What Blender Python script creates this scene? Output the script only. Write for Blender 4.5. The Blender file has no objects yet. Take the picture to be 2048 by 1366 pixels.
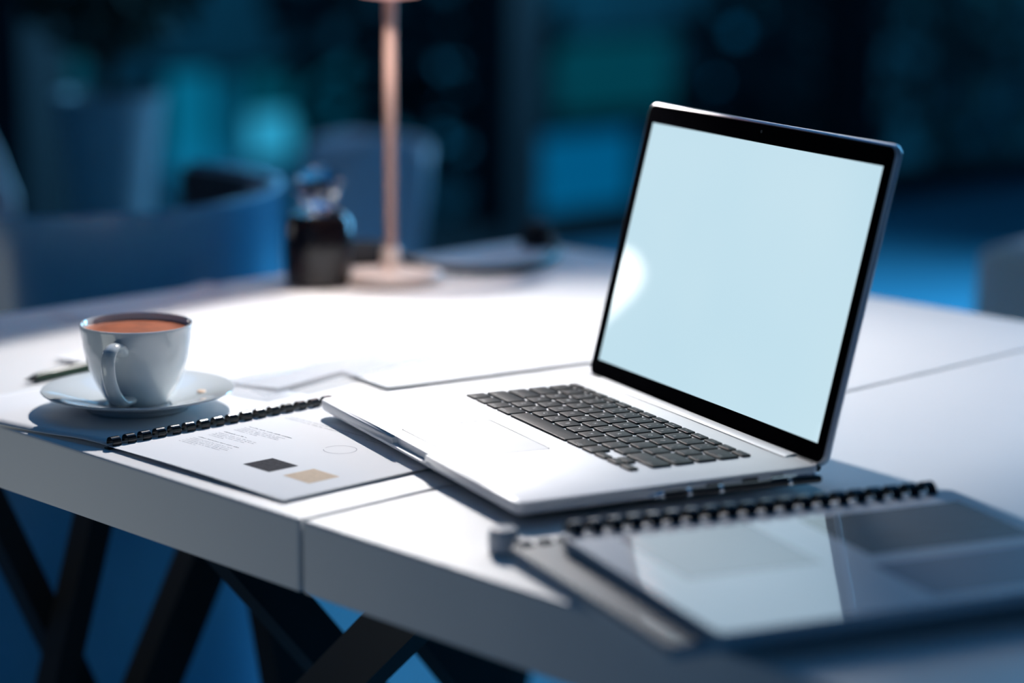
import bpy, bmesh, math, random
from mathutils import Vector, Matrix, Quaternion
random.seed(7)
PI = math.pi
Z0 = 0.75                                   # table top height above the floor
scene = bpy.context.scene
COL = scene.collection

# ------------------------------------------------------------------ camera
F = Vector((-0.87656191, 0.43996905, -0.19510626))
R = Vector((0.44742293, 0.89429881, 0.00650874))
U = Vector((-0.17734694, 0.0815897, 0.98076051))
cam_d = bpy.data.cameras.new('camera')
cam = bpy.data.objects.new('camera', cam_d); COL.objects.link(cam)
m = Matrix((R, U, -F)).transposed().to_4x4()
m.translation = Vector((1.72161, -0.688124, 0.432297 + Z0))
cam.matrix_world = m
cam_d.sensor_width = 36.0
cam_d.lens = 4652.77 / 2048 * 36.0
cam_d.clip_start = 0.05; cam_d.clip_end = 100
cam_d.dof.use_dof = True
cam_d.dof.focus_distance = 1.80
cam_d.dof.aperture_fstop = 2.0
scene.camera = cam

# ------------------------------------------------------------------ exposure, world
scene.view_settings.view_transform = 'Standard'
scene.view_settings.look = 'None'
scene.view_settings.exposure = 0.0
scene.view_settings.gamma = 1.0
scene.view_settings.use_curve_mapping = False
w = bpy.data.worlds.new('night_sky'); scene.world = w; w.use_nodes = True
bg = w.node_tree.nodes['Background']
bg.inputs[0].default_value = (0.06, 0.36, 1.0, 1); bg.inputs[1].default_value = 0.07

def aim(o, target):
    d = Vector(target) - o.location
    o.rotation_euler = d.to_track_quat('-Z', 'Y').to_euler()

def area(name, loc, target, size, power, color, size_y=None):
    l = bpy.data.lights.new(name, 'AREA'); l.energy = power; l.color = color
    l.size = size
    if size_y: l.shape = 'RECTANGLE'; l.size_y = size_y
    o = bpy.data.objects.new(name, l); COL.objects.link(o); o.location = loc; aim(o, target)
    return o

def TF(a, b, z=0.0):                         # table frame (along edge, across) -> world
    return Vector((0.28 + 0.953 * a - 0.302 * b, -0.126 + 0.302 * a + 0.953 * b, z))

# added blue fills, overhead and at the right, standing in for ambient room light
area('overhead_blue_fill', TF(-1.6, 1.5, Z0 + 2.0), TF(-1.5, 1.4, 0), 2.6, 11.5, (0.01, 0.36, 1.0))
area('side_blue_fill', TF(-1.6, 5.2, Z0 + 0.9), TF(-1.4, 0.9, Z0 - 0.1), 0.8, 120.0, (0.15, 0.55, 1.0), 1.7)  # unseen fill added for bright right edges on the chairs
area('lid_rim_fill', (-2.3, 1.8, Z0 + 1.85), (0.1, 0.3, Z0 + 0.2), 0.45, 8.0, (1.0, 0.98, 0.95))  # added to put a glint along the lid's top rim
area('front_fill_light', TF(-0.40, -0.50, Z0 - 0.22), TF(-0.28, 0.0, Z0 - 0.03), 0.35, 0.56, (0.98, 1.0, 0.92))
area('facade_fill_light', TF(-5.2, 12.5, Z0 + 3.0), TF(-10, 12.0, Z0 - 1.2), 3.0, 170.0, (0.05, 0.50, 0.85))  # unseen fill added to brighten the facade in teal
area('camera_side_light', TF(0.9, -2.6, Z0 + 1.2), TF(-0.2, 0.1, Z0), 1.2, 1.2, (0.25, 0.62, 1.0))

LAMP = Vector((-0.579, 0.318, Z0))
BULB = Vector((-0.575, 0.290, Z0 + 0.58))
AIM = Vector((1.25, -0.12, Z0))
sp = bpy.data.lights.new('desk_lamp_beam', 'SPOT'); sp.energy = 48.0; sp.color = (1.0, 0.965, 0.95)
sp.spot_size = math.radians(173); sp.spot_blend = 1.0; sp.shadow_soft_size = 0.011
spo = bpy.data.objects.new('desk_lamp_beam', sp); COL.objects.link(spo); spo.location = BULB; aim(spo, AIM)

# ------------------------------------------------------------------ helpers
def link(o, parent=None):
    COL.objects.link(o)
    if parent is not None: o.parent = parent
    return o

def tag(o, label=None, cat=None, group=None, kind=None):
    if label: o['label'] = label
    if cat: o['category'] = cat
    if group: o['group'] = group
    if kind: o['kind'] = kind
    return o

def thing(name, label, cat, loc, rotz=0.0, group=None):
    o = bpy.data.objects.new(name, None); o.empty_display_size = 0.02; COL.objects.link(o)
    o.location = loc; o.rotation_euler = (0, 0, rotz)
    return tag(o, label, cat, group)

def obj(name, bm, mat, parent=None, smooth=True, auto=35):
    me = bpy.data.meshes.new(name)
    bmesh.ops.recalc_face_normals(bm, faces=bm.faces[:])
    bm.to_mesh(me); bm.free()
    if mat: me.materials.append(mat)
    if smooth:
        for p in me.polygons: p.use_smooth = True
        me.set_sharp_from_angle(angle=math.radians(auto))
    o = bpy.data.objects.new(name, me)
    return link(o, parent)

def bevel(o, width, seg=2):
    b = o.modifiers.new('bevel', 'BEVEL'); b.width = width; b.segments = seg; b.limit_method = 'ANGLE'
    b.angle_limit = math.radians(40)
    return o

def box(bm, x0, x1, y0, y1, z0, z1, M=None):
    vs = [bm.verts.new((x, y, z)) for z in (z0, z1) for x, y in ((x0, y0), (x1, y0), (x1, y1), (x0, y1))]
    if M is not None:
        for v in vs: v.co = M @ v.co
    for f in ((0, 3, 2, 1), (4, 5, 6, 7), (0, 1, 5, 4), (1, 2, 6, 5), (2, 3, 7, 6), (3, 0, 4, 7)):
        bm.faces.new([vs[i] for i in f])
    return vs

def rrect(w, h, r, n=6, inset=0.0, cx=0.0, cy=0.0):
    """rounded rectangle outline from (0,0) to (w,h)"""
    r = max(r - inset, 1e-4); pts = []
    x0, y0, x1, y1 = inset, inset, w - inset, h - inset
    for (px, py, a) in ((x1 - r, y0 + r, -90), (x1 - r, y1 - r, 0), (x0 + r, y1 - r, 90), (x0 + r, y0 + r, 180)):
        for i in range(n + 1):
            t = math.radians(a + 90 * i / n)
            pts.append((px + r * math.cos(t) + cx, py + r * math.sin(t) + cy))
    return pts

def loft(bm, rings, cap=True):
    """rings = list of lists of 3d points (same length)"""
    R_ = [[bm.verts.new(p) for p in ring] for ring in rings]
    n = len(R_[0])
    for a, b in zip(R_, R_[1:]):
        for i in range(n):
            bm.faces.new((a[i], a[(i + 1) % n], b[(i + 1) % n], b[i]))
    if cap:
        bm.faces.new(R_[0][::-1]); bm.faces.new(R_[-1])

def rr_slab(bm, w, h, r, layers, n=6):
    loft(bm, [[(x, y, z) for x, y in rrect(w, h, r, n, ins)] for z, ins in layers])

def lathe(bm, prof, n=64, close=False):
    """prof = [(r,z)...]; r==0 at the ends makes a pole"""
    rings = []
    for r, z in prof:
        if r < 1e-6: rings.append([bm.verts.new((0, 0, z))])
        else: rings.append([bm.verts.new((r * math.cos(2 * PI * i / n), r * math.sin(2 * PI * i / n), z)) for i in range(n)])
    for a, b in zip(rings, rings[1:]):
        if len(a) == 1 and len(b) == 1: continue
        for i in range(n):
            j = (i + 1) % n
            if len(a) == 1: bm.faces.new((a[0], b[i], b[j]))
            elif len(b) == 1: bm.faces.new((a[i], a[j], b[0]))
            else: bm.faces.new((a[i], a[j], b[j], b[i]))

def tube(bm, path, rad, n=10, flat=None, cap=True, up=Vector((0, 0, 1))):
    """sweep along path; rad number or list; flat=(a,b) scale of the cross-section"""
    path = [Vector(p) for p in path]; rings = []
    prev = None
    for i, p in enumerate(path):
        t = (path[min(i + 1, len(path) - 1)] - path[max(i - 1, 0)]).normalized()
        if prev is None:
            s = t.cross(up)
            if s.length < 1e-3: s = t.cross(Vector((1, 0, 0)))
            s.normalize()
        else:
            s = (prev - t * prev.dot(t)).normalized()
        prev = s; q = t.cross(s)
        r = rad[i] if isinstance(rad, (list, tuple)) else rad
        fa, fb = flat if flat else (1, 1)
        rings.append([p + s * (r * fa * math.cos(2 * PI * k / n)) + q * (r * fb * math.sin(2 * PI * k / n)) for k in range(n)])
    loft(bm, rings, cap)

def spline(pts, k=8):
    P = [Vector(p) for p in pts]; out = []
    for i in range(len(P) - 1):
        p0 = P[max(i - 1, 0)]; p1 = P[i]; p2 = P[i + 1]; p3 = P[min(i + 2, len(P) - 1)]
        for j in range(k):
            t = j / k
            out.append(0.5 * ((2 * p1) + (p2 - p0) * t + (2 * p0 - 5 * p1 + 4 * p2 - p3) * t * t + (3 * p1 - p0 - 3 * p2 + p3) * t ** 3))
    out.append(P[-1]); return out

# ------------------------------------------------------------------ materials
def mat(name, color, rough=0.5, metal=0.0, coat=0.0, coat_rough=0.05, noise=None, bump=None, emit=None, estr=0.0,
        ior=1.5, trans=0.0, rough_var=0.0, spec=0.5):
    m = bpy.data.materials.new(name); m.use_nodes = True
    nt = m.node_tree; b = nt.nodes['Principled BSDF']
    b.inputs['Base Color'].default_value = (*color, 1); b.inputs['Roughness'].default_value = rough
    b.inputs['Metallic'].default_value = metal; b.inputs['Coat Weight'].default_value = coat
    b.inputs['Coat Roughness'].default_value = coat_rough; b.inputs['IOR'].default_value = ior
    b.inputs['Transmission Weight'].default_value = trans
    b.inputs['Specular IOR Level'].default_value = spec
    if emit: b.inputs['Emission Color'].default_value = (*emit, 1); b.inputs['Emission Strength'].default_value = estr
    tc = None
    if noise or bump or rough_var:
        tc = nt.nodes.new('ShaderNodeTexCoord')
    if noise:                                 # (scale, amount)
        n = nt.nodes.new('ShaderNodeTexNoise'); n.inputs['Scale'].default_value = noise[0]; n.inputs['Detail'].default_value = 5
        nt.links.new(tc.outputs['Object'], n.inputs['Vector'])
        r = nt.nodes.new('ShaderNodeValToRGB')
        r.color_ramp.elements[0].position = 0.3; r.color_ramp.elements[1].position = 0.7
        r.color_ramp.elements[0].color = (*[c * (1 - noise[1]) for c in color], 1)
        r.color_ramp.elements[1].color = (*[min(1, c * (1 + noise[1])) for c in color], 1)
        nt.links.new(n.outputs['Fac'], r.inputs['Fac']); nt.links.new(r.outputs['Color'], b.inputs['Base Color'])
    if rough_var:
        n = nt.nodes.new('ShaderNodeTexNoise'); n.inputs['Scale'].default_value = 18; n.inputs['Detail'].default_value = 6
        nt.links.new(tc.outputs['Object'], n.inputs['Vector'])
        mr = nt.nodes.new('ShaderNodeMapRange'); mr.inputs['To Min'].default_value = max(0.0, rough - rough_var)
        mr.inputs['To Max'].default_value = rough + rough_var
        nt.links.new(n.outputs['Fac'], mr.inputs['Value']); nt.links.new(mr.outputs['Result'], b.inputs['Roughness'])
    if bump:                                  # (scale, strength)
        n = nt.nodes.new('ShaderNodeTexNoise'); n.inputs['Scale'].default_value = bump[0]; n.inputs['Detail'].default_value = 4
        nt.links.new(tc.outputs['Object'], n.inputs['Vector'])
        bp = nt.nodes.new('ShaderNodeBump'); bp.inputs['Strength'].default_value = bump[1]; bp.inputs['Distance'].default_value = 0.001
        nt.links.new(n.outputs['Fac'], bp.inputs['Height']); nt.links.new(bp.outputs['Normal'], b.inputs['Normal'])
    return m

M = {}
M['table'] = mat('white_laminate', (0.82, 0.815, 0.81), 0.45, spec=0.22, noise=(3, 0.015), bump=(260, 0.03), rough_var=0.05)
M['black_frame'] = mat('black_powder_coat', (0.012, 0.012, 0.013), 0.55, bump=(300, 0.1))
M['floor'] = mat('grey_blue_carpet', (0.10, 0.38, 0.50), 0.75, noise=(1.2, 0.2), bump=(90, 0.3))
M['ceiling'] = mat('ceiling_paint', (0.22, 0.24, 0.27), 0.9, noise=(2, 0.03))
M['mullion'] = mat('dark_window_frame', (0.010, 0.011, 0.012), 0.5, noise=(4, 0.1))
M['alu'] = mat('brushed_aluminium', (0.82, 0.82, 0.83), 0.5, metal=0.25, spec=0.2, noise=(40, 0.02), bump=(1500, 0.04))
M['alu_dark'] = mat('shaded_slot', (0.03, 0.032, 0.035), 0.5, noise=(30, 0.1))
M['alu_rim'] = mat('aluminium_rim', (0.80, 0.80, 0.81), 0.34, metal=0.5, noise=(40, 0.05))
M['key'] = mat('black_key_plastic', (0.011, 0.012, 0.013), 0.42, noise=(60, 0.25), rough_var=0.10, spec=0.12)
M['legend'] = mat('key_legend_print', (0.55, 0.56, 0.57), 0.6, noise=(60, 0.02))
M['bezel'] = mat('black_glass_bezel', (0.003, 0.003, 0.004), 0.06, noise=(20, 0.2), rough_var=0.02, spec=0.0)
M['rubber'] = mat('black_rubber', (0.012, 0.012, 0.012), 0.7, noise=(50, 0.1))
M['china'] = mat('pale_glazed_china', (0.74, 0.78, 0.79), 0.10, coat=0.6, noise=(5, 0.01), bump=(12, 0.02))
M['paper'] = mat('white_paper', (0.84, 0.84, 0.85), 0.7, spec=0.06, noise=(10, 0.01), bump=(80, 0.05))
M['ink'] = mat('grey_ink', (0.16, 0.16, 0.18), 0.8, spec=0.03, noise=(80, 0.1))
M['ink_faint'] = mat('faint_ink', (0.34, 0.34, 0.38), 0.8, spec=0.03, noise=(80, 0.05))
M['swatch_grey'] = mat('charcoal_print', (0.050, 0.050, 0.058), 0.8, spec=0.03, noise=(350, 0.35))
M['swatch_tan'] = mat('beige_print', (0.70, 0.55, 0.41), 0.8, spec=0.03, noise=(300, 0.06))
M['comb'] = mat('black_comb_plastic', (0.006, 0.006, 0.008), 0.18, noise=(40, 0.1))
M['copper'] = mat('brushed_copper', (0.92, 0.78, 0.70), 0.42, metal=0.3, noise=(20, 0.06), rough_var=0.06)
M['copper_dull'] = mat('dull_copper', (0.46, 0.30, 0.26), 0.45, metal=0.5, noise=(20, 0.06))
M['shell'] = mat('white_moulded_plastic', (0.62, 0.68, 0.72), 0.28, noise=(6, 0.02))
M['shell_blue'] = mat('blue_gloss_shell', (0.05, 0.30, 0.52), 0.3, coat=1.0, coat_rough=0.14, noise=(6, 0.03))
M['shell_grey'] = mat('light_grey_moulded_plastic', (0.85, 0.84, 0.78), 0.5, noise=(6, 0.03))
M['wood'] = mat('pale_beech', (0.45, 0.30, 0.17), 0.5, noise=(14, 0.15))
M['black_plastic'] = mat('black_plastic', (0.010, 0.010, 0.012), 0.35, noise=(30, 0.1))
M['black_fabric'] = mat('black_fabric', (0.010, 0.011, 0.014), 0.9, noise=(60, 0.2), bump=(300, 0.3))
M['navy_fabric'] = mat('navy_upholstery', (0.02, 0.04, 0.06), 0.85, noise=(50, 0.2), bump=(300, 0.3))
M['pot'] = mat('grey_planter_glaze', (0.32, 0.33, 0.34), 0.4, noise=(8, 0.12))
M['soil'] = mat('dark_soil', (0.02, 0.015, 0.01), 0.95, noise=(80, 0.4))
M['leaf'] = mat('dark_green_leaf', (0.012, 0.035, 0.022), 0.55, noise=(9, 0.35))
M['facade'] = mat('dark_facade_render', (0.16, 0.26, 0.28), 0.8, noise=(0.7, 0.3))
M['ground'] = mat('asphalt', (0.02, 0.03, 0.035), 0.8, noise=(1.5, 0.25))
M['bark'] = mat('tree_bark', (0.02, 0.018, 0.015), 0.9, noise=(12, 0.3))
M['silver'] = mat('polished_steel', (0.8, 0.82, 0.84), 0.12, metal=1.0, noise=(30, 0.02))
M['green_plastic'] = mat('dark_green_plastic', (0.010, 0.045, 0.022), 0.35, noise=(30, 0.1))
M['white_plastic'] = mat('white_gloss_plastic', (0.82, 0.82, 0.83), 0.2, noise=(30, 0.02))
M['cola'] = mat('dark_brown_glass', (0.006, 0.003, 0.003), 0.22, noise=(30, 0.1))
M['glass'] = mat('clear_glass', (1, 1, 1), 0.0, trans=1.0, ior=1.45)

def display_mat():
    m = bpy.data.materials.new('lit_display'); m.use_nodes = True; nt = m.node_tree; b = nt.nodes['Principled BSDF']
    b.inputs['Base Color'].default_value = (0.01, 0.01, 0.01, 1); b.inputs['Roughness'].default_value = 0.035
    tc = nt.nodes.new('ShaderNodeTexCoord')
    n = nt.nodes.new('ShaderNodeTexNoise'); n.inputs['Scale'].default_value = 4; n.inputs['Detail'].default_value = 2
    nt.links.new(tc.outputs['Object'], n.inputs['Vector'])
    r = nt.nodes.new('ShaderNodeValToRGB')
    r.color_ramp.elements[0].position = 0.3; r.color_ramp.elements[0].color = (0.520, 0.735, 0.840, 1)
    r.color_ramp.elements[1].position = 0.7; r.color_ramp.elements[1].color = (0.575, 0.770, 0.860, 1)
    nt.links.new(n.outputs['Fac'], r.inputs['Fac']); nt.links.new(r.outputs['Color'], b.inputs['Emission Color'])
    b.inputs['Emission Strength'].default_value = 1.0
    return m
M['display'] = display_mat()

def coffee_mat():
    m = mat('milk_coffee', (0.36, 0.095, 0.032), 0.4, spec=0.15, noise=(70, 0.25)); return m
M['coffee'] = coffee_mat()

def pane_mat():
    m = bpy.data.materials.new('window_glass'); m.use_nodes = True; nt = m.node_tree
    for n in list(nt.nodes):
        if n.type != 'OUTPUT_MATERIAL': nt.nodes.remove(n)
    out = [n for n in nt.nodes if n.type == 'OUTPUT_MATERIAL'][0]
    t = nt.nodes.new('ShaderNodeBsdfTransparent'); t.inputs[0].default_value = (0.9, 0.97, 1, 1)
    g = nt.nodes.new('ShaderNodeBsdfGlossy'); g.inputs['Roughness'].default_value = 0.02
    lw = nt.nodes.new('ShaderNodeLayerWeight'); lw.inputs[0].default_value = 0.5
    pw = nt.nodes.new('ShaderNodeMath'); pw.operation = 'POWER'; pw.inputs[1].default_value = 4.0; nt.links.new(lw.outputs['Facing'], pw.inputs[0])
    f = nt.nodes.new('ShaderNodeMath'); f.operation = 'MULTIPLY_ADD'; f.inputs[1].default_value = 0.8; f.inputs[2].default_value = 0.03; nt.links.new(pw.outputs[0], f.inputs[0])
    mx = nt.nodes.new('ShaderNodeMixShader')
    nt.links.new(f.outputs[0], mx.inputs[0]); nt.links.new(t.outputs[0], mx.inputs[1]); nt.links.new(g.outputs[0], mx.inputs[2])
    nt.links.new(mx.outputs[0], out.inputs[0]); return m
M['pane'] = pane_mat()

def sleeve_mat(name, tint, mixf):
    """thin clear plastic sheet: mostly see-through, glossy"""
    m = bpy.data.materials.new(name); m.use_nodes = True; nt = m.node_tree
    b = nt.nodes['Principled BSDF']; out = [n for n in nt.nodes if n.type == 'OUTPUT_MATERIAL'][0]
    b.inputs['Base Color'].default_value = (*tint, 1); b.inputs['Roughness'].default_value = 0.12
    t = nt.nodes.new('ShaderNodeBsdfTransparent'); t.inputs[0].default_value = (0.96, 0.97, 0.98, 1)
    mx = nt.nodes.new('ShaderNodeMixShader'); mx.inputs[0].default_value = mixf
    nt.links.new(t.outputs[0], mx.inputs[1]); nt.links.new(b.outputs[0], mx.inputs[2]); nt.links.new(mx.outputs[0], out.inputs[0])
    return m
M['sleeve'] = sleeve_mat('clear_plastic_sleeve', (0.8, 0.8, 0.82), 0.25)

def glow(name, color, s):
    return mat(name, (0.02, 0.02, 0.02), 0.5, emit=color, estr=s, noise=None)

# ------------------------------------------------------------------ setting
def frame_box(name, a0, a1, b0, b1, z0, z1, m, kind='structure', parent=None, bev=0):
    """box given in the table/room frame"""
    bm = bmesh.new(); vs = box(bm, a0, a1, b0, b1, z0, z1)
    for v in vs: v.co = TF(v.co.x, v.co.y, v.co.z)
    o = obj(name, bm, m, parent, smooth=False)
    if kind: o['kind'] = kind
    if bev: bevel(o, bev)
    return o
WE = -4.13
frame_box('floor', WE - 0.2, 4.0, -4.0, 9.0, -0.12, 0.0, M['floor'])
frame_box('ceiling', WE - 0.2, 4.0, -4.0, 9.0, 2.95, 3.05, M['ceiling'])
# window wall: one pane thing per bay, frames as trim
bays = [(-3.2, -1.15), (-1.15, 0.62), (0.62, 2.42), (2.42, 4.19), (4.19, 5.96), (5.96, 7.73), (7.73, 8.95)]
for i, (b0, b1) in enumerate(bays):
    frame_box('window_%d' % (i + 1), WE - 0.012, WE, b0 + 0.06, b1 - 0.06, 0.10, 2.86, M['pane'])
for i, b in enumerate([-3.2, -1.15, 0.62, 2.42, 4.19, 5.96, 7.73, 8.95]):
    frame_box('trim_%d' % (i + 1), WE - 0.09, WE + 0.09, b - 0.07, b + 0.07, 0.0, 2.95, M['mullion'])
frame_box('trim_9', WE - 0.07, WE + 0.07, -3.2, 8.95, 0.0, 0.10, M['mullion'])
frame_box('trim_10', WE - 0.07, WE + 0.07, -3.2, 8.95, 2.86, 2.95, M['mullion'])

# ------------------------------------------------------------------ outside: ground, building with lit windows, trees
frame_box('ground', -30, WE - 0.3, -10, 30, -3.6, -3.5, M['ground'])
bd = thing('building', 'dark building outside the glass wall with teal lit windows', 'building', TF(-10.6, 11, -3.5))
Mb = Matrix.Rotation(math.atan2(0.302, 0.953), 4, 'Z')
bd.rotation_euler = (0, 0, math.atan2(0.302, 0.953))
bm = bmesh.new(); box(bm, -0.6, 0.55, -7, 9, 0, 9.0); obj('wall', bm, M['facade'], bd, smooth=False)
lit = [  # across (room frame), z rel table: b0,b1,z0,z1, colour, strength
    (7.10, 7.42, -1.30, -0.70, (0.004, 0.36, 0.62), 0.42), (7.46, 7.64, -1.30, -0.75, (0.004, 0.30, 0.55), 0.26),
    (7.70, 8.04, -1.24, -0.98, (0.05, 0.55, 0.85), 0.75), (7.70, 8.10, -0.94, -0.72, (0.0, 0.33, 0.5), 0.2),
    (8.14, 8.50, -1.15, -0.68, (0.0, 0.33, 0.55), 0.22), (9.14, 9.60, -1.42, -0.70, (0.03, 0.45, 0.90), 0.30),
    (8.70, 9.08, -1.30, -0.80, (0.02, 0.36, 0.66), 0.20),
    (10.1, 11.1, -1.82, -1.30, (0.0, 0.38, 0.85), 0.30), (10.3, 11.5, -1.15, -0.66, (0.0, 0.36, 0.50), 0.15),
    (11.96, 12.52, -1.30, -0.46, (0.0, 0.40, 0.85), 0.30), (14.8, 15.8, -1.80, -1.08, (0.0, 0.25, 0.6), 0.10),
    (12.8, 13.6, -2.4, -1.9, (0.0, 0.3, 0.6), 0.08), (6.36, 6.52, -1.0, -0.3, (0.0, 0.35, 0.5), 0.14), (5.9, 6.1, -1.0, -0.3, (0.0, 0.3, 0.6), 0.16)]
for i, (b0, b1, z0, z1, c, s) in enumerate(lit):
    bm = bmesh.new(); box(bm, 0.55, 0.60, b0 - 11 - 0.04, b1 - 11 + 0.04, z0 + Z0 + 3.5 - 0.04, z1 + Z0 + 3.5 + 0.04)
    wf = obj('window', bm, M['mullion'], bd, smooth=False)
    bm = bmesh.new(); box(bm, 0.60, 0.612, b0 - 11, b1 - 11, z0 + Z0 + 3.5, z1 + Z0 + 3.5)
    obj('pane', bm, glow('lit_pane_%d' % i, c, s * 0.9), wf, smooth=False)

def foliage(n, rx, ry, rz, size, seed):
    rnd = random.Random(seed); bm = bmesh.new()
    for _ in range(n):
        while True:
            p = Vector((rnd.uniform(-1, 1), rnd.uniform(-1, 1), rnd.uniform(-1, 1)))
            if p.length < 1: break
        p = Vector((p.x * rx, p.y * ry, p.z * rz))
        q = Quaternion((rnd.random() - .5, rnd.random() - .5, rnd.random() - .5, rnd.random() - .5)).normalized()
        s = size * rnd.uniform(0.6, 1.3)
        pts = [(-s, 0, 0), (-.3 * s, .32 * s, .06 * s), (.5 * s, .26 * s, 0), (s, 0, -.1 * s), (.5 * s, -.26 * s, 0), (-.3 * s, -.32 * s, .06 * s)]
        bm.faces.new([bm.verts.new(p + q @ Vector(t)) for t in pts])
    return bm
def tree(a, b, h, r, label, seed):
    t = thing('tree', label, 'tree', TF(a, b, -3.5), group='trees outside the glass wall')
    bm = bmesh.new(); tube(bm, spline([(0, 0, 0), (.05, .03, h * .3), (-.03, .05, h * .62), (0, 0, h * .85)], 5), [0.12 - 0.005 * i for i in range(16)], 8)
    obj('trunk', bm, M['bark'], t)
    bm = foliage(700, r, r, h * 0.30, 0.14, seed)
    o = obj('foliage', bm, M['leaf'], t, smooth=False); o.location = (0, 0, h * 0.78); o['kind'] = 'stuff'
tree(-7.4, 6.75, 5.55, 0.75, 'dark leafy tree outside, left of the copper lamp pole', 3)
tree(-7.6, 9.7, 4.3, 0.55, 'dark leafy tree outside, right of the dark column behind the lamp', 5)
tree(-8.0, 11.9, 5.0, 1.1, 'dark leafy tree outside at the far right', 6)

# ------------------------------------------------------------------ tables
def beam(t, a0, b0, a1, b1, w, d=0.030):
    p0 = TF(a0, b0, Z0 - 0.053); p1 = TF(a1, b1, 0.0)
    dirv = (p1 - p0).normalized(); side = Vector((dirv.y, -dirv.x, 0)).normalized(); nrm = dirv.cross(side).normalized()
    # ends cut horizontally
    bm = bmesh.new(); k = 1 / max(0.2, abs(dirv.z)); hd = Vector((dirv.x, dirv.y, 0)).normalized()
    loft(bm, [[p + hd * (w / 2 * k * i) + side * (d / 2 * j) for i, j in ((-1, -1), (1, -1), (1, 1), (-1, 1))] for p in (p0, p1)])
    obj('leg', bm, M['black_frame'], t, smooth=False)
def table(name, label, a0, a1, b0, b1, beams):
    t = thing(name, label, 'table', (0, 0, 0))
    bm = bmesh.new(); vs = box(bm, a0, a1, b0, b1, Z0 - 0.0525, Z0 - 0.0002)
    for v in vs: v.co = TF(v.co.x, v.co.y, v.co.z)
    bevel(obj('tabletop', bm, M['table'], t, smooth=False), 0.0024, 3)
    for bb in beams: beam(t, *bb)
    return t
LT = table('work_table', 'white topped work table under the laptop and cup, black crossed legs, left of the seam', -0.80, -0.0016, 0.0, 1.0,
      [(-0.60, 0.267, -0.60, 0.053, 0.026), (-0.635, 0.101, -0.635, 0.418, 0.026), (-0.57, 0.43, -0.57, 0.041, 0.046), (-0.50, 0.335, -0.50, 0.46, 0.046),
       (-0.30, 0.114, -0.30, 0.711, 0.040), (-0.035, 0.22, -0.78, 0.22, 0.045), (-0.26, 0.22, -0.26, 0.80, 0.046), (-0.60, 0.90, -0.60, 0.70, 0.04)])
RT = table('work_table', 'white topped work table at the right under the glossy report, butted against the seam', 0.0016, 0.80, 0.0, 1.0,
      [(0.60, 0.15, 0.60, 0.75, 0.045), (0.56, 0.85, 0.56, 0.25, 0.045), (0.10, 0.90, 0.70, 0.90, 0.045)])

# ------------------------------------------------------------------ laptop
LW, LD, HT = 0.359, 0.248, 0.0166
lap = thing('laptop', 'open silver laptop with black keys and a blank pale blue screen', 'laptop', (0, 0, Z0))
bm = bmesh.new()
rr_slab(bm, LW, LD, 0.0095, [(0.0062, 0.006), (0.0068, 0.0032), (0.0085, 0.0010), (0.0105, 0.0001), (0.0155, 0.0), (0.0163, 0.0002), (HT, 0.0007)], 8)
body = obj('body', bm, M['alu'], lap, auto=50)
# thumb scoop cut from the front edge
bm = bmesh.new()
loft(bm, [[(x, y, z) for x, z in ((0.1475, 0.030), (0.1500, 0.0125), (0.1560, 0.0108), (0.2030, 0.0108), (0.2090, 0.0125), (0.2115, 0.030))] for y in (-0.01, 0.0040)])
cutter = obj('cut', bm, M['alu'], None, smooth=False); cutter.location = (0, 0, Z0)
md = body.modifiers.new('b', 'BOOLEAN'); md.operation = 'DIFFERENCE'; md.object = cutter; md.solver = 'EXACT'
bpy.context.view_layer.update()
dg = bpy.context.evaluated_depsgraph_get()
nm = bpy.data.meshes.new_from_object(body.evaluated_get(dg)); body.modifiers.clear(); body.data = nm
bpy.data.objects.remove(cutter)
bm = bmesh.new(); rr_slab(bm, 0.066, 0.0012, 0.0005, [(0.0108, 0), (0.0160, 0)], 3)
o = obj('thumb_notch', bm, mat('shaded_scoop_metal', (0.30, 0.34, 0.42), 0.35, metal=0.5, noise=(30, .03)), lap); o.location = (0.1468, 0.0037, 0.0)  # shade inside the scoop painted in as darker, bluer metal
o.location = (0.1468, 0.0041, -0.0002)
bm = bmesh.new(); rr_slab(bm, LW - 0.02, LD - 0.02, 0.012, [(0.0055, 0.002), (0.0064, 0)], 5)
o = obj('bottom_cover', bm, M['alu_dark'], lap); o.location = (0.01, 0.01, 0)
for x in (0.03, LW - 0.03):
    for y in (0.03, LD - 0.03):
        bm = bmesh.new(); lathe(bm, [(0, 0.0030), (0.006, 0.0030), (0.007, 0.0036), (0.007, 0.0056), (0, 0.0056)], 20)
        o = obj('foot', bm, M['rubber'], lap); o.location = (x, y, 0)
# trackpad: recessed outline + plate
TX, TY, TW, TH = 0.127, 0.0170, 0.105, 0.0760
def ring(bm, w, h, r, wd, z0, z1):
    o1 = rrect(w, h, r, 5); i1 = rrect(w, h, r, 5, wd)
    loft4 = [[(x, y, z0) for x, y in o1], [(x, y, z1) for x, y in o1], [(x, y, z1) for x, y in i1], [(x, y, z0) for x, y in i1], [(x, y, z0) for x, y in o1]]
    R_ = [[bm.verts.new(p) for p in rg] for rg in loft4[:4]]; n = len(R_[0])
    for k in range(4):
        a, b = R_[k], R_[(k + 1) % 4]
        for i in range(n): bm.faces.new((a[i], a[(i + 1) % n], b[(i + 1) % n], b[i]))
bm = bmesh.new(); ring(bm, TW, TH, 0.003, 0.0008, HT - 0.0005, HT + 0.00003)
tpr = obj('trackpad_gap', bm, mat('trackpad_gap_metal', (0.03, 0.03, 0.035), 0.9, spec=0.02, noise=(30, .05)), lap, smooth=False); tpr.location = (TX, TY, 0)
bm = bmesh.new(); rr_slab(bm, TW - 0.0016, TH - 0.0016, 0.0024, [(HT - 0.0005, 0), (HT + 0.00004, 0)], 5)
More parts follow.
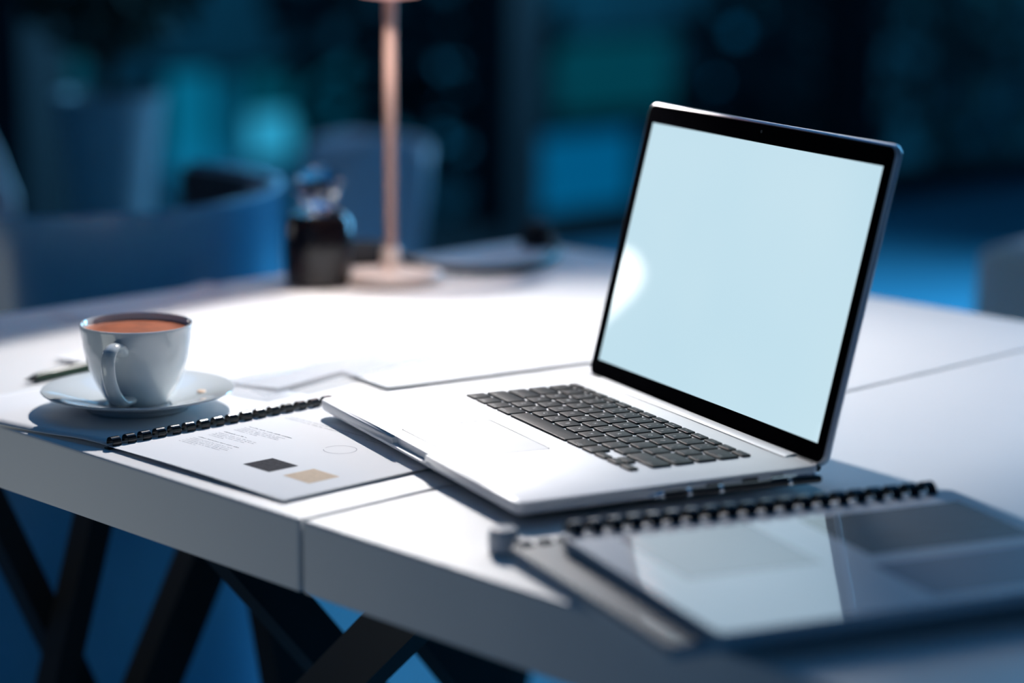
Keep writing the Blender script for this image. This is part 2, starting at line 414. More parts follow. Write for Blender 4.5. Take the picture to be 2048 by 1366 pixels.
o = obj('trackpad', bm, mat('trackpad_glass', (0.79, 0.79, 0.80), 0.5, metal=0.05, spec=0.15, noise=(35, 0.012), rough_var=0.06), lap, smooth=False); o.location = (TX + 0.0008, TY + 0.0008, 0)
# keyboard
UK = 0.01905; KG = 0.0028; KX, KY = 0.0424, 0.1125
font_cache = {}
def legend_mesh(s, size):
    k = (s, size)
    if k in font_cache: return font_cache[k]
    cu = bpy.data.curves.new('legend', 'FONT'); cu.body = s; cu.size = size; cu.align_x = 'CENTER'; cu.align_y = 'CENTER'; cu.resolution_u = 2
    to = bpy.data.objects.new('t', cu); COL.objects.link(to); bpy.context.view_layer.update()
    me = bpy.data.meshes.new_from_object(to.evaluated_get(bpy.context.evaluated_depsgraph_get()))
    bpy.data.objects.remove(to); me.materials.clear(); me.materials.append(M['legend'])
    font_cache[k] = me; return me
key_cache = {}
def key_mesh(w, h):
    k = (round(w, 5), round(h, 5))
    if k in key_cache: return key_cache[k]
    bm = bmesh.new()
    rr_slab(bm, w, h, 0.0016, [(0.0, 0.0), (0.00105, 0.0), (0.00135, 0.00022), (0.00145, 0.0006)], 3)
    bmesh.ops.recalc_face_normals(bm, faces=bm.faces[:])
    me = bpy.data.meshes.new('key'); bm.to_mesh(me); bm.free(); me.materials.append(M['key'])
    for p in me.polygons: p.use_smooth = True
    me.set_sharp_from_angle(angle=math.radians(40))
    key_cache[k] = me; return me
def key(x, y, w, h, s=None, size=0.0050, up=None, dx=0, dy=0):
    o = bpy.data.objects.new('key', key_mesh(w, h)); link(o, lap); o.location = (x, y, HT + 0.0001)
    def put(txt, sz, px, py):
        l = bpy.data.objects.new('key_legend', legend_mesh(txt, sz)); link(l, o); l.location = (px, py, 0.00152)
    if s:
        if up:
            put(s, size * 0.85, w / 2, h * 0.30); put(up, size * 0.85, w / 2, h * 0.70)
        else: put(s, size, w / 2 + dx, h / 2 + dy)
rows = [
    [('fn', 1), ('control', 1), ('option', 1), ('command', 1.25), ('', 5), ('command', 1.25), ('option', 1)],
    [('shift', 2.25)] + [(c, 1) for c in 'ZXCVBNM'] + [(',<', 1), ('.>', 1), ('/?', 1), ('shift', 2.25)],
    [('caps lock', 1.75)] + [(c, 1) for c in 'ASDFGHJKL'] + [(';:', 1), ("'\"", 1), ('return', 1.75)],
    [('tab', 1.5)] + [(c, 1) for c in 'QWERTYUIOP'] + [('[{', 1), (']}', 1), ('\\|', 1)],
    [('`~', 1), ('1!', 1), ('2@', 1), ('3#', 1), ('4$', 1), ('5%', 1), ('6^', 1), ('7&', 1), ('8*', 1), ('9(', 1), ('0)', 1), ('-_', 1), ('=+', 1), ('delete', 1.5)]]
for ri, row in enumerate(rows):
    x = KX; y = KY + ri * UK
    for s, wu in row:
        w_ = wu * UK - KG; h_ = UK - KG
        if len(s) > 2: key(x, y, w_, h_, s, 0.0024, dx=(0 if wu < 1.2 else (-w_ * 0.25 if x < 0.18 else w_ * 0.22)), dy=-h_ * 0.28)
        elif s == 'fn': key(x, y, w_, h_, s, 0.0026, dx=w_ * .2, dy=-h_ * .28)
        elif len(s) == 2: key(x, y, w_, h_, s[0], 0.0042, up=s[1])
        elif s: key(x, y, w_, h_, s, 0.0050)
        else: key(x, y, w_, h_)
        x += wu * UK
ax = KX + 11.5 * UK; hh = (UK - KG) / 2 - 0.0004
key(ax, KY, UK - KG, hh, '<', 0.0026); key(ax + UK, KY, UK - KG, hh, 'v', 0.0026); key(ax + UK, KY + hh + 0.0008, UK - KG, hh, '^', 0.0026)
key(ax + 2 * UK, KY, UK - KG, hh, '>', 0.0026)
fu = 14.5 * UK / 14
for i in range(14):
    s = ['esc'] + ['F%d' % k for k in range(1, 13)] + ['o']
    key(KX + i * fu, KY + 5 * UK, fu - KG, 0.0074, s[i], 0.0024)
# hinge bar and rear slot
bm = bmesh.new()
prof = [(0.2360, 0.0160), (0.2362, 0.0170), (0.2385, 0.0176), (0.2440, 0.0184), (0.2468, 0.0180), (0.2478, 0.0165), (0.2478, 0.0120), (0.2360, 0.0120)]
loft(bm, [[(x, y, z) for y, z in prof] for x in (0.0315, 0.3275)])
obj('hinge_cover', bm, mat('hinge_cover_metal', (0.72, 0.72, 0.73), 0.4, metal=0.3, noise=(40, .03)), lap, auto=20)
bm = bmesh.new(); box(bm, 0.0315, 0.3275, 0.2351, 0.2360, HT - 0.001, HT + 0.00005); obj('hinge_slot', bm, M['alu_dark'], lap, smooth=False)
for x0, x1 in ((0.008, 0.031), (0.328, 0.351)):
    bm = bmesh.new(); tube(bm, [(x0, 0.2455, 0.0128), (x1, 0.2455, 0.0128)], 0.0042, 14); obj('hinge_barrel', bm, M['alu_dark'], lap)
# ports on the right side
for y, wd, hg in ((0.205, 0.010, 0.0036), (0.180, 0.0135, 0.0042), (0.150, 0.014, 0.0034), (0.110, 0.022, 0.0014)):
    bm = bmesh.new(); box(bm, LW - 0.0006, LW + 0.00005, y, y + wd, 0.0118 - hg / 2, 0.0118 + hg / 2); obj('port', bm, M['alu_dark'], lap, smooth=False)
# lid
LIDA = 1.3302
lid_pivot = Matrix.Translation((0, 0.2492, 0.0140)) @ Matrix.Rotation(LIDA, 4, 'X')
# lid local: x along width, y up the lid, z towards the viewer (negative z = back)
def lidobj(name, bm, m, parent, **k):
    o = obj(name, bm, m, parent, **k)
    return o
bm = bmesh.new(); rr_slab(bm, LW, 0.240, 0.0095, [(-0.0056, 0.0030), (-0.0050, 0.0012), (-0.0036, 0.0002), (-0.0024, 0.0), (-0.0014, 0.0003), (-0.0006, 0.0009), (0.0, 0.0018), (0.0002, 0.0024)], 8)
lid = obj('lid', bm, M['alu_rim'], lap, auto=50); lid.matrix_local = lid_pivot
bm = bmesh.new(); rr_slab(bm, LW - 0.0056, 0.240 - 0.0056, 0.0072, [(-0.0003, 0), (0.0003, 0), (0.0004, 0.0002)], 8)
o = obj('screen_bezel', bm, M['bezel'], lid, auto=30); o.location = (0.0028, 0.0028, 0)
bm = bmesh.new(); ring(bm, LW - 0.0048, 0.240 - 0.0048, 0.0076, 0.0006, -0.0002, 0.0006)
o = obj('rubber_gasket', bm, M['rubber'], lid); o.location = (0.0024, 0.0024, 0)
bm = bmesh.new(); box(bm, (LW - 0.3322) / 2, (LW + 0.3322) / 2, 0.0160, 0.0160 + 0.2066, 0.0004, 0.00046)
obj('display', bm, M['display'], lid, smooth=False)
bm = bmesh.new(); lathe(bm, [(0, 0.0), (0.0012, 0.0), (0.0012, 0.0006), (0, 0.0006)], 16)
o = obj('webcam', bm, M['alu_dark'], lid); o.location = (LW / 2, 0.2315, 0.0002)
bm = bmesh.new(); tube(bm, [(0.010, -0.0015, -0.0026), (LW - 0.010, -0.0015, -0.0026)], 0.0030, 12); obj('hinge_tube', bm, M['alu_dark'], lid)

# ------------------------------------------------------------------ paper helpers
def sheet(bm, w, h, zf, t=0.00012, nx=12, ny=12, x0=0.0, y0=0.0):
    top = [[bm.verts.new((x0 + w * i / nx, y0 + h * j / ny, zf(i / nx, j / ny) + t)) for i in range(nx + 1)] for j in range(ny + 1)]
    bot = [[bm.verts.new((x0 + w * i / nx, y0 + h * j / ny, zf(i / nx, j / ny))) for i in range(nx + 1)] for j in range(ny + 1)]
    for j in range(ny):
        for i in range(nx):
            bm.faces.new((top[j][i], top[j][i + 1], top[j + 1][i + 1], top[j + 1][i]))
            bm.faces.new((bot[j][i], bot[j + 1][i], bot[j + 1][i + 1], bot[j][i + 1]))
    for i in range(nx):
        bm.faces.new((bot[0][i], bot[0][i + 1], top[0][i + 1], top[0][i])); bm.faces.new((top[ny][i], top[ny][i + 1], bot[ny][i + 1], bot[ny][i]))
    for j in range(ny):
        bm.faces.new((top[j][0], top[j + 1][0], bot[j + 1][0], bot[j][0])); bm.faces.new((bot[j][nx], bot[j + 1][nx], top[j + 1][nx], top[j][nx]))

def comb(t, n, pitch, rad, x=0.0, y0=0.006, zc=0.004, wd=0.0078, a0=-30, a1=205):
    """plastic comb binding along +y at x"""
    bm = bmesh.new(); L = n * pitch
    box(bm, x - rad * 0.75, x + rad * 0.7, y0 - 0.003, y0 + L, zc - rad + 0.0003, zc - rad + 0.0009)
    obj('comb_spine', bm, M['comb'], t, smooth=False)
    base = None
    for i in range(n):
        bm = bmesh.new(); ko = []; ki = []
        for k in range(13):
            a = math.radians(a0 + (a1 - a0) * k / 12); tp = 1.0
            ko.append((x + rad * math.cos(a), zc + rad * math.sin(a))); ki.append((x + (rad - 0.0007) * math.cos(a), zc + (rad - 0.0007) * math.sin(a)))
        if base is None:
            pr = ko + ki[::-1]
            loft(bm, [[(px, y, pz) for px, pz in pr] for y in (0, wd)])
            base = obj('comb_ring', bm, M['comb'], t, auto=40); base.location = (0, y0 + i * pitch, 0)
        else:
            bm.free()
            c = base.copy(); COL.objects.link(c); c.parent = t; c.location = (0, y0 + i * pitch, 0)

TA = math.atan2(0.302, 0.953)
# ------------------------------------------------------------------ report 1 (open, under the laptop)
# local frame: x away from the comb along the table edge, y along the comb
P = TF(-0.257, 0.019, Z0)
rep = thing('comb_bound_report', 'open white comb bound report lying under the front edge of the laptop', 'report', P, TA)
def zr(u_, v_):
    # right-hand leaf: gentle lift near the front edge and away from the comb
    return 0.0022 + 0.0012 * math.sin(PI * min(1, u_ * 1.1)) * (1 - v_) ** 2 - 0.0004 * u_
bm = bmesh.new()
sheet(bm, 0.208, 0.222, lambda a, b: 0.0006, t=0.0015, nx=2, ny=2, x0=0.006, y0=0.004)
obj('page_block', bm, M['paper'], rep, smooth=False)
bm = bmesh.new(); sheet(bm, 0.215, 0.228, zr, t=0.00015, nx=24, ny=24, x0=0.0)
obj('top_page', bm, M['paper'], rep)
# left leaf, turned over, slightly skewed towards the table edge
bm = bmesh.new()
def leftleaf(u_, v_):
    x = -0.001 - 0.215 * u_; y = 0.228 * v_ - (0.034 * u_) * (1 - v_) ** 1.5
    z = 0.0012 + 0.0024 * math.exp(-((u_ - 0.12) / 0.16) ** 2) * (1 - v_) ** 2
    return x, y, z
N = 16
top = [[bm.verts.new(leftleaf(i / N, j / N)) for i in range(N + 1)] for j in range(N + 1)]
for j in range(N):
    for i in range(N): bm.faces.new((top[j][i], top[j][i + 1], top[j + 1][i + 1], top[j + 1][i]))
o = obj('turned_page', bm, M['paper'], rep); s_ = o.modifiers.new('s', 'SOLIDIFY'); s_.thickness = 0.0006; s_.offset = -1 if False else 1
comb(rep, 16, 0.01414, 0.0046, x=-0.0005, y0=0.002, zc=0.0046, a0=-50, a1=215)
# printing on the page
def zpage(x, y): return zr((x - 0.003) / 0.212, y / 0.228) + 0.00026
def patch(name, x0, x1, y0, y1, m, parent):
    bm = bmesh.new(); n = 6
    V = [[bm.verts.new((x0 + (x1 - x0) * i / n, y0 + (y1 - y0) * j / n, zpage(x0 + (x1 - x0) * i / n, y0 + (y1 - y0) * j / n))) for i in range(n + 1)] for j in range(n + 1)]
    for j in range(n):
        for i in range(n): bm.faces.new((V[j][i], V[j][i + 1], V[j + 1][i + 1], V[j + 1][i]))
    return obj(name, bm, m, parent, smooth=False)
o = patch('printed_swatch', 0.116, 0.147, 0.0405, 0.0685, M['swatch_grey'], rep); o['label'] = 'charcoal printed square'
o = patch('printed_swatch', 0.161, 0.191, 0.0425, 0.0715, M['swatch_tan'], rep); o['label'] = 'beige printed square'
def textlines(x0, y0, lines, m, lh=0.0036, cw=0.0013, th=0.00075):
    """rows of word-like strokes: reads along +x, lines stack along -y"""
    rnd = random.Random(int(x0 * 9999) + int(y0 * 777)); bm = bmesh.new()
    for k, L in enumerate(lines):
        x = x0; y = y0 - k * lh
        while x < x0 + L:
            wl = rnd.choice((2, 3, 4, 5, 6, 7)) * cw
            xx = x
            while xx < x + wl:
                h = th * rnd.choice((0.75, 1, 1.3)); s = cw * rnd.uniform(0.45, 0.75)
                vs = [bm.verts.new((px, py, zpage(px, py))) for px, py in ((xx, y), (xx + s, y), (xx + s, y + h), (xx, y + h))]
                bm.faces.new(vs); xx += cw
            x += wl + cw * 1.1
    o = obj('printed_text', bm, m, rep, smooth=False); o['kind'] = 'stuff'
textlines(0.016, 0.165, [0.088, 0.080], M['ink'], 0.005)
textlines(0.118, 0.163, [0.03, 0.03], M['ink_faint'], 0.004)
textlines(0.022, 0.119, [0.052], M['ink'], th=0.0010); textlines(0.022, 0.114, [0.050, 0.046, 0.050, 0.030], M['ink_faint'], 0.0034)
textlines(0.022, 0.094, [0.030], M['ink'], th=0.0010); textlines(0.022, 0.089, [0.044, 0.048, 0.042, 0.020], M['ink_faint'], 0.0034)
textlines(0.022, 0.069, [0.046], M['ink'], th=0.0010); textlines(0.022, 0.064, [0.046, 0.050, 0.048, 0.044, 0.022], M['ink_faint'], 0.0034)
bm = bmesh.new(); n = 48
def cpt(a, r): px = 0.129 + r * math.cos(a); py = 0.124 + r * math.sin(a); return (px, py, zpage(px, py))
for i in range(n):
    if 0.55 < i / n < 0.62: continue
    a, b = 2 * PI * i / n, 2 * PI * (i + 1) / n
    bm.faces.new([bm.verts.new(p) for p in (cpt(a, 0.0125), cpt(b, 0.0125), cpt(b, 0.0129), cpt(a, 0.0129))])
obj('printed_circle', bm, M['ink_faint'], rep, smooth=False)

# ------------------------------------------------------------------ cup and saucer
CUP = Vector((-0.0910, -0.1231, Z0))
sau = thing('saucer', 'pale glazed china saucer under the coffee cup', 'saucer', CUP + Vector((0, 0, 0.0026)))
bm = bmesh.new()
lathe(bm, [(0, 0.0035), (0.024, 0.0035), (0.0265, 0.0046), (0.029, 0.0042), (0.036, 0.0050), (0.050, 0.0090), (0.064, 0.0132), (0.0755, 0.0160), (0.0785, 0.0163), (0.0790, 0.0156), (0.0780, 0.0147),
           (0.066, 0.0108), (0.052, 0.0058), (0.0445, 0.0032), (0.0430, 0.0004), (0.0420, 0.0), (0.0405, 0.0006), (0.039, 0.0018), (0, 0.0018)], 128)
obj('dish', bm, M['china'], sau, auto=60)
bm = bmesh.new(); lathe(bm, [(0.004, 0.0), (0.0036, 0.0006), (0.002, 0.0009), (0, 0.001)], 18)
o = obj('coffee_drop', bm, mat('milky_foam', (0.72, 0.50, 0.34), 0.4, noise=(300, .1)), sau); o.location = (0.010, 0.052, 0.0100); o.scale = (1.6, 1, 1)
cup = thing('coffee_cup', 'pale blue-white china cup full of milky coffee, handle towards the camera', 'cup', CUP + Vector((0, 0, 0.0064)))
bm = bmesh.new()
ext = [(0, 0.0018), (0.0195, 0.0018), (0.0205, 0.0004), (0.0225, 0.0), (0.0243, 0.0008), (0.0250, 0.0028), (0.0290, 0.0075), (0.0332, 0.0148), (0.0367, 0.0225), (0.0397, 0.0305), (0.0420, 0.0385), (0.0437, 0.0470), (0.0449, 0.0550), (0.0457, 0.0625), (0.0462, 0.0655), (0.0460, 0.0668), (0.0450, 0.0670),
       (0.0438, 0.0655), (0.0425, 0.0560), (0.0405, 0.0440), (0.0375, 0.0330), (0.0335, 0.0230), (0.0280, 0.0140), (0.0200, 0.0072), (0, 0.0055)]
lathe(bm, ext, 128); obj('bowl', bm, M['china'], cup, auto=60)
ha = math.radians(-36)
hx = Vector((math.cos(ha), math.sin(ha), 0))
hp = spline([hx * r + Vector((0, 0, z)) for r, z in ((0.0415, 0.0505), (0.0490, 0.0555), (0.0600, 0.0568), (0.0690, 0.0530), (0.0720, 0.0440), (0.0690, 0.0335), (0.0620, 0.0235), (0.0525, 0.0150), (0.0420, 0.0095), (0.0280, 0.0085))], 6)
nh = len(hp); rads = [0.0046 + 0.0022 * abs(2 * i / (nh - 1) - 1) ** 3 for i in range(nh)]
bm = bmesh.new(); tube(bm, hp, rads, 20, flat=(1.25, 0.72)); obj('handle', bm, M['china'], cup, auto=70)
bm = bmesh.new(); lathe(bm, [(0, 0.0612), (0.0300, 0.0612), (0.0424, 0.0613), (0.0432, 0.0617), (0.0426, 0.0600), (0, 0.0580)], 96)
obj('coffee', bm, M['coffee'], cup)

# ------------------------------------------------------------------ loose papers behind the cup
def loose(name, label, corner, ang, w, h, zf, n=16, matk='paper', group=None, cat='paper', t=0.0006):
    if cat == 'paper': group = 'loose paper sheets on the table'
    bm = bmesh.new(); sheet(bm, w, h, zf, t=t, nx=n, ny=n)
    o = obj(name, bm, M[matk], None); o.location = TF(corner[0], corner[1], Z0); o.rotation_euler = (0, 0, TA + ang)
    return tag(o, label, cat, group)
# sheet 1: right-hand corner at (-.322,.240); local x leftwards
loose('paper_sheet', 'large white paper sheet lying just behind the saucer', (-0.565, 0.172), 0.262, 0.252, 0.36, lambda a, b: 0.0018 + 0.003 * (a * (1 - b)) ** 3 + 0.0016 * (1 - a) ** 4)
loose('paper_sheet', 'white paper sheet partly covered, reaching behind the laptop keyboard', (-0.480, 0.352), -0.18, 0.215, 0.297, lambda a, b: 0.0008 + 0.006 * (a ** 6) * b * (1 - b) + 0.002 * (1 - b) ** 6)
loose('paper_sheet', 'white paper sheet with lifted corners at the left rim of the pile', (-0.77, 0.30), 0.10, 0.21, 0.20, lambda a, b: 0.0006 + 0.009 * max(0, math.sin(9 * a + 0.6)) ** 2 * b ** 8 * (1 - a) )
loose('plastic_sleeve', 'clear curled plastic sleeve between the two paper sheets', (-0.375, 0.20), 0.12, 0.075, 0.34, lambda a, b: 0.0056 + 0.010 * (math.sin(PI * a) ** 2) * (0.35 + 0.65 * b), matk='sleeve', cat='sleeve', t=0.0003)
# green pen
def pen(name, label, p0, p1, r, m, tipm, cat='pen', rings_=()):
    p0, p1 = Vector(p0), Vector(p1); d = (p1 - p0); L = d.length
    t = thing(name, label, cat, p0, math.atan2(d.y, d.x))
    bm = bmesh.new(); tube(bm, [(0.012, 0, r), (0.020, 0, r), (L - 0.002, 0, r), (L, 0, r)], [r * .85, r, r, r * .8], 16); obj('barrel', bm, m, t)
    bm = bmesh.new(); tube(bm, [(0, 0, r), (0.004, 0, r), (0.012, 0, r)], [r * .12, r * .3, r * .85], 16); obj('tip', bm, tipm, t)
    bm = bmesh.new(); tube(bm, [(L - 0.04, 0, 2 * r + 0.0006), (L - 0.006, 0, 2 * r + 0.0006), (L - 0.002, 0, 2 * r - 0.001)], 0.0009, 8); obj('clip', bm, tipm, t)
    for x in rings_:
        bm = bmesh.new(); tube(bm, [(x, 0, r), (x + 0.003, 0, r)], r * 1.1, 16); obj('ring', bm, M['silver'], t)
    return t
pen('ballpoint_pen', 'dark green pen lying behind the saucer at the left', TF(-0.498, 0.098, Z0), TF(-0.520, 0.225, Z0), 0.0042, M['green_plastic'], M['black_plastic'])
pen('ballpoint_pen', 'slim black pen with shiny rings beside the right edge of the laptop', (0.372, 0.095, Z0 + 0.0105), (0.381, 0.232, Z0 + 0.0105), 0.0030, M['black_plastic'], M['silver'], rings_=(0.03, 0.055, 0.11))
# push pin
pp = thing('push_pin', 'tiny metal push pin on the white table behind the laptop keyboard', 'pin', TF(-0.362, 0.640, Z0))
bm = bmesh.new(); lathe(bm, [(0, 0.0), (0.0045, 0.0), (0.0045, 0.001), (0.0028, 0.002), (0.0024, 0.006), (0.0036, 0.008), (0.0036, 0.0092), (0, 0.0095)], 20); obj('head', bm, M['silver'], pp)
bm = bmesh.new(); tube(bm, [(0.004, 0, 0.0014), (0.015, 0, 0.0008)], [0.0007, 0.0002], 6); obj('needle', bm, M['silver'], pp)

# ------------------------------------------------------------------ glossy reports at the right
def cover_mat():
    m = bpy.data.materials.new('printed_cover_under_plastic'); m.use_nodes = True; nt = m.node_tree; b = nt.nodes['Principled BSDF']
    tc = nt.nodes.new('ShaderNodeTexCoord'); sep = nt.nodes.new('ShaderNodeSeparateXYZ'); nt.links.new(tc.outputs['Object'], sep.inputs[0])
    b.inputs['Base Color'].default_value = (0.5, 0.52, 0.6, 1)
    b.inputs['Roughness'].default_value = 0.45
    b.inputs['Coat Weight'].default_value = 1.0; b.inputs['Coat Roughness'].default_value = 0.03; b.inputs['Coat IOR'].default_value = 2.1
    n = nt.nodes.new('ShaderNodeTexNoise'); n.inputs['Scale'].default_value = 9; n.inputs['Detail'].default_value = 1
    nt.links.new(tc.outputs['Object'], n.inputs['Vector'])
    bp = nt.nodes.new('ShaderNodeBump'); bp.inputs['Strength'].default_value = 0.25; bp.inputs['Distance'].default_value = 0.002
    nt.links.new(n.outputs['Fac'], bp.inputs['Height']); nt.links.new(bp.outputs['Normal'], b.inputs['Coat Normal'])
    return m, nt, b
def clear_cover(name, base, coat_ior=3.8):
    m = bpy.data.materials.new(name); m.use_nodes = True; nt = m.node_tree; b = nt.nodes['Principled BSDF']
    b.inputs['Base Color'].default_value = (*base, 1); b.inputs['Roughness'].default_value = 0.5
    b.inputs['Coat Weight'].default_value = 1.0; b.inputs['Coat Roughness'].default_value = 0.05; b.inputs['Coat IOR'].default_value = coat_ior
    tc = nt.nodes.new('ShaderNodeTexCoord')
    n = nt.nodes.new('ShaderNodeTexNoise'); n.inputs['Scale'].default_value = 14; n.inputs['Detail'].default_value = 2
    nt.links.new(tc.outputs['Object'], n.inputs['Vector'])
    bp = nt.nodes.new('ShaderNodeBump'); bp.inputs['Strength'].default_value = 0.10; bp.inputs['Distance'].default_value = 0.0015
    nt.links.new(n.outputs['Fac'], bp.inputs['Height']); nt.links.new(bp.outputs['Normal'], b.inputs['Coat Normal'])
    return m
M['cover_page'] = clear_cover('page_under_clear_cover', (0.60, 0.66, 0.76))
M['cover_photo'] = clear_cover('dark_photo_under_clear_cover', (0.040, 0.042, 0.060))
M['cover_blue'] = clear_cover('grey_blue_print_under_clear_cover', (0.16, 0.17, 0.25))
M['cover_edge'] = clear_cover('grey_cover_card', (0.10, 0.12, 0.14), 1.5)
# local frame: x along the page away from the comb, y along the comb
QA = math.atan2(-0.355, 0.935) + TA
def report(name, label, corner, ang, z, thick, comb_z, blocks, cm):
    t = thing(name, label, 'report', TF(corner[0], corner[1], Z0 + z), ang)
    bm = bmesh.new(); rr_slab(bm, 0.212, 0.297, 0.004, [(0.0, 0), (thick * 0.48, 0)], 4)
    o = obj('page_block', bm, M['paper'], t, smooth=False); o.location = (0.004, 0, 0)
    bm = bmesh.new(); rr_slab(bm, 0.213, 0.297, 0.004, [(thick * 0.5, 0), (thick * 0.94, 0)], 4)
    o = obj('page_block', bm, M['paper'], t, smooth=False); o.location = (0.0035, 0.0015, 0); o.rotation_euler = (0, 0, 0.008)
    bm = bmesh.new(); rr_slab(bm, 0.218, 0.299, 0.005, [(thick, 0), (thick + 0.0005, 0)], 5)
    o = obj('cover', bm, cm, t, smooth=False); o.location = (0, -0.001, 0)
    for (x0, x1, y0, y1, mk, nm) in blocks:
        bm = bmesh.new(); box(bm, x0, x1, y0, y1, thick + 0.0005, thick + 0.00056); obj(nm, bm, M[mk], t, smooth=False)
    return t
r1 = report('comb_bound_report', 'lower grey comb bound report, showing as a strip under the glossy one', (0.166, 0.040), QA + 0.02, 0.0, 0.0085, 0.004, [], M['cover_edge'])
comb(r1, 20, 0.01414, 0.0055, x=0.001, y0=0.006, zc=0.0062, a0=-10, a1=190)
r2 = report('comb_bound_report', 'glossy plastic covered comb bound report on top of the pile at the right', (0.1905, 0.060), QA, 0.0095, 0.0085, 0.006,
            [(0.020, 0.120, 0.030, 0.125, 'cover_blue', 'printed_picture'), (0.028, 0.118, 0.160, 0.285, 'cover_photo', 'printed_picture'),
             (0.135, 0.205, 0.150, 0.285, 'cover_blue', 'printed_picture')], M['cover_page'])
comb(r2, 20, 0.01414, 0.0078, x=0.000, y0=0.006, zc=0.0088, a0=-25, a1=190)
# small white cap by the report corner
cp = thing('eraser', 'small white rounded eraser by the near left corner of the report pile', 'eraser', TF(0.149, 0.050, Z0), 0.3)
bm = bmesh.new(); lathe(bm, [(0, 0), (0.0090, 0), (0.0102, 0.0015), (0.0104, 0.006), (0.0100, 0.0075), (0.0104, 0.009), (0.0098, 0.0135), (0.0080, 0.0158), (0, 0.0165)], 32)
obj('body', bm, M['white_plastic'], cp)

# ------------------------------------------------------------------ desk lamp
lp = thing('desk_lamp', 'copper desk lamp with a round base and thin pole', 'lamp', LAMP)
bm = bmesh.new(); lathe(bm, [(0, 0), (0.054, 0), (0.0565, 0.002), (0.0565, 0.009), (0.054, 0.012), (0.020, 0.0145), (0, 0.0145)], 64); obj('base', bm, M['copper'], lp, auto=40)
bm = bmesh.new(); lathe(bm, [(0.0100, 0.0140), (0.0105, 0.020), (0.0105, 0.034), (0.0085, 0.038), (0, 0.038)], 32); obj('collar', bm, M['copper'], lp)
bm = bmesh.new(); tube(bm, [(0, 0, 0.036), (0, 0, 0.30), (0, 0, 0.60)], 0.0066, 20); obj('pole', bm, M['copper_dull'], lp)
dl = bpy.data.lights.new('lamp_base_fill', 'SPOT'); dl.energy = 2.6; dl.color = (1.0, 0.88, 0.80); dl.spot_size = math.radians(64); dl.spot_blend = 0.6; dl.shadow_soft_size = 0.02  # extra spot added to brighten the lamp base and collar
dlo = bpy.data.objects.new('lamp_base_fill', dl); COL.objects.link(dlo); dlo.location = LAMP + Vector((0.022, -0.012, 0.285)); aim(dlo, LAMP + Vector((0.012, -0.006, 0)))
# long half-round hood: its rear lip hangs below the bulb, its front lip stops the beam before the reports
HB = BULB - LAMP
HR = math.radians(6.5)
def hood_pt(ang, r, y):
    a = math.radians(ang); x = r * math.cos(a)
    v = TF(x * math.cos(HR) - y * math.sin(HR), x * math.sin(HR) + y * math.cos(HR)) - TF(0, 0)
    return Vector((v.x, v.y, r * math.sin(a))) + HB
bm = bmesh.new(); angs = [-30.2 + (297.2) * k / 40 for k in range(41)]
ring0 = []
for y in (-0.21, 0.056):
    o_ = [hood_pt(a, 0.152, y) for a in angs]; i_ = [hood_pt(a, 0.150, y) for a in angs]
    ring0.append(o_ + i_[::-1])
loft(bm, ring0); obj('lamp_hood', bm, M['copper_dull'], lp, auto=50)
for y in (-0.212, 0.058):
    bm = bmesh.new()
    loft(bm, [[hood_pt(a, 0.152, yy) for a in angs] for yy in (y - 0.001, y + 0.001)]); obj('hood_end', bm, M['copper_dull'], lp, auto=50)
bm = bmesh.new(); tube(bm, [hood_pt(180, 0.148, 0), hood_pt(180, 0.02, 0)], 0.006, 12); obj('bulb_arm', bm, M['copper_dull'], lp)
bm = bmesh.new(); lathe(bm, [(0, -0.012), (0.008, -0.009), (0.012, 0.0), (0.008, 0.009), (0, 0.012)], 24)
o = obj('bulb', bm, glow('bulb_glow', (1, 0.95, 0.9), 4.0), lp); o.location = hood_pt(180, 0.026, 0)
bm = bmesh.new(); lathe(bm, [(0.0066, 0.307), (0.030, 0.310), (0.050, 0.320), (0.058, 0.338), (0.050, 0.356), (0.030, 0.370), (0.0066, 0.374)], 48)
o = obj('added_glow_globe', bm, glow('added_globe_glow', (1.0, 0.52, 0.47), 1.0), lp); o['label'] = 'added glowing globe on the pole, standing in for the pink glow under the shade'  # globe added to make the pink glow at the top of the view

# ------------------------------------------------------------------ dark jar
gl = thing('glass_jar', 'dark brown glass jar with a clear faceted stopper left of the lamp', 'jar', TF(-0.722, 0.612, Z0))
bm = bmesh.new(); lathe(bm, [(0, 0), (0.033, 0), (0.036, 0.003), (0.037, 0.040), (0.036, 0.070), (0.030, 0.078), (0, 0.079)], 48); obj('jar_body', bm, M['cola'], gl)
bm = bmesh.new(); lathe(bm, [(0.0, 0.0795), (0.012, 0.0795), (0.012, 0.085), (0.022, 0.093), (0.028, 0.106), (0.024, 0.120), (0.010, 0.128), (0, 0.129)], 12); obj('stopper', bm, M['glass'], gl, smooth=False)
bm = bmesh.new(); tube(bm, [(-0.018, 0.0, 0.0805), (-0.012, 0.016, 0.0805), (0.004, 0.024, 0.0805), (0.016, 0.018, 0.0805)], 0.0018, 8); obj('wire_clasp', bm, M['silver'], gl)
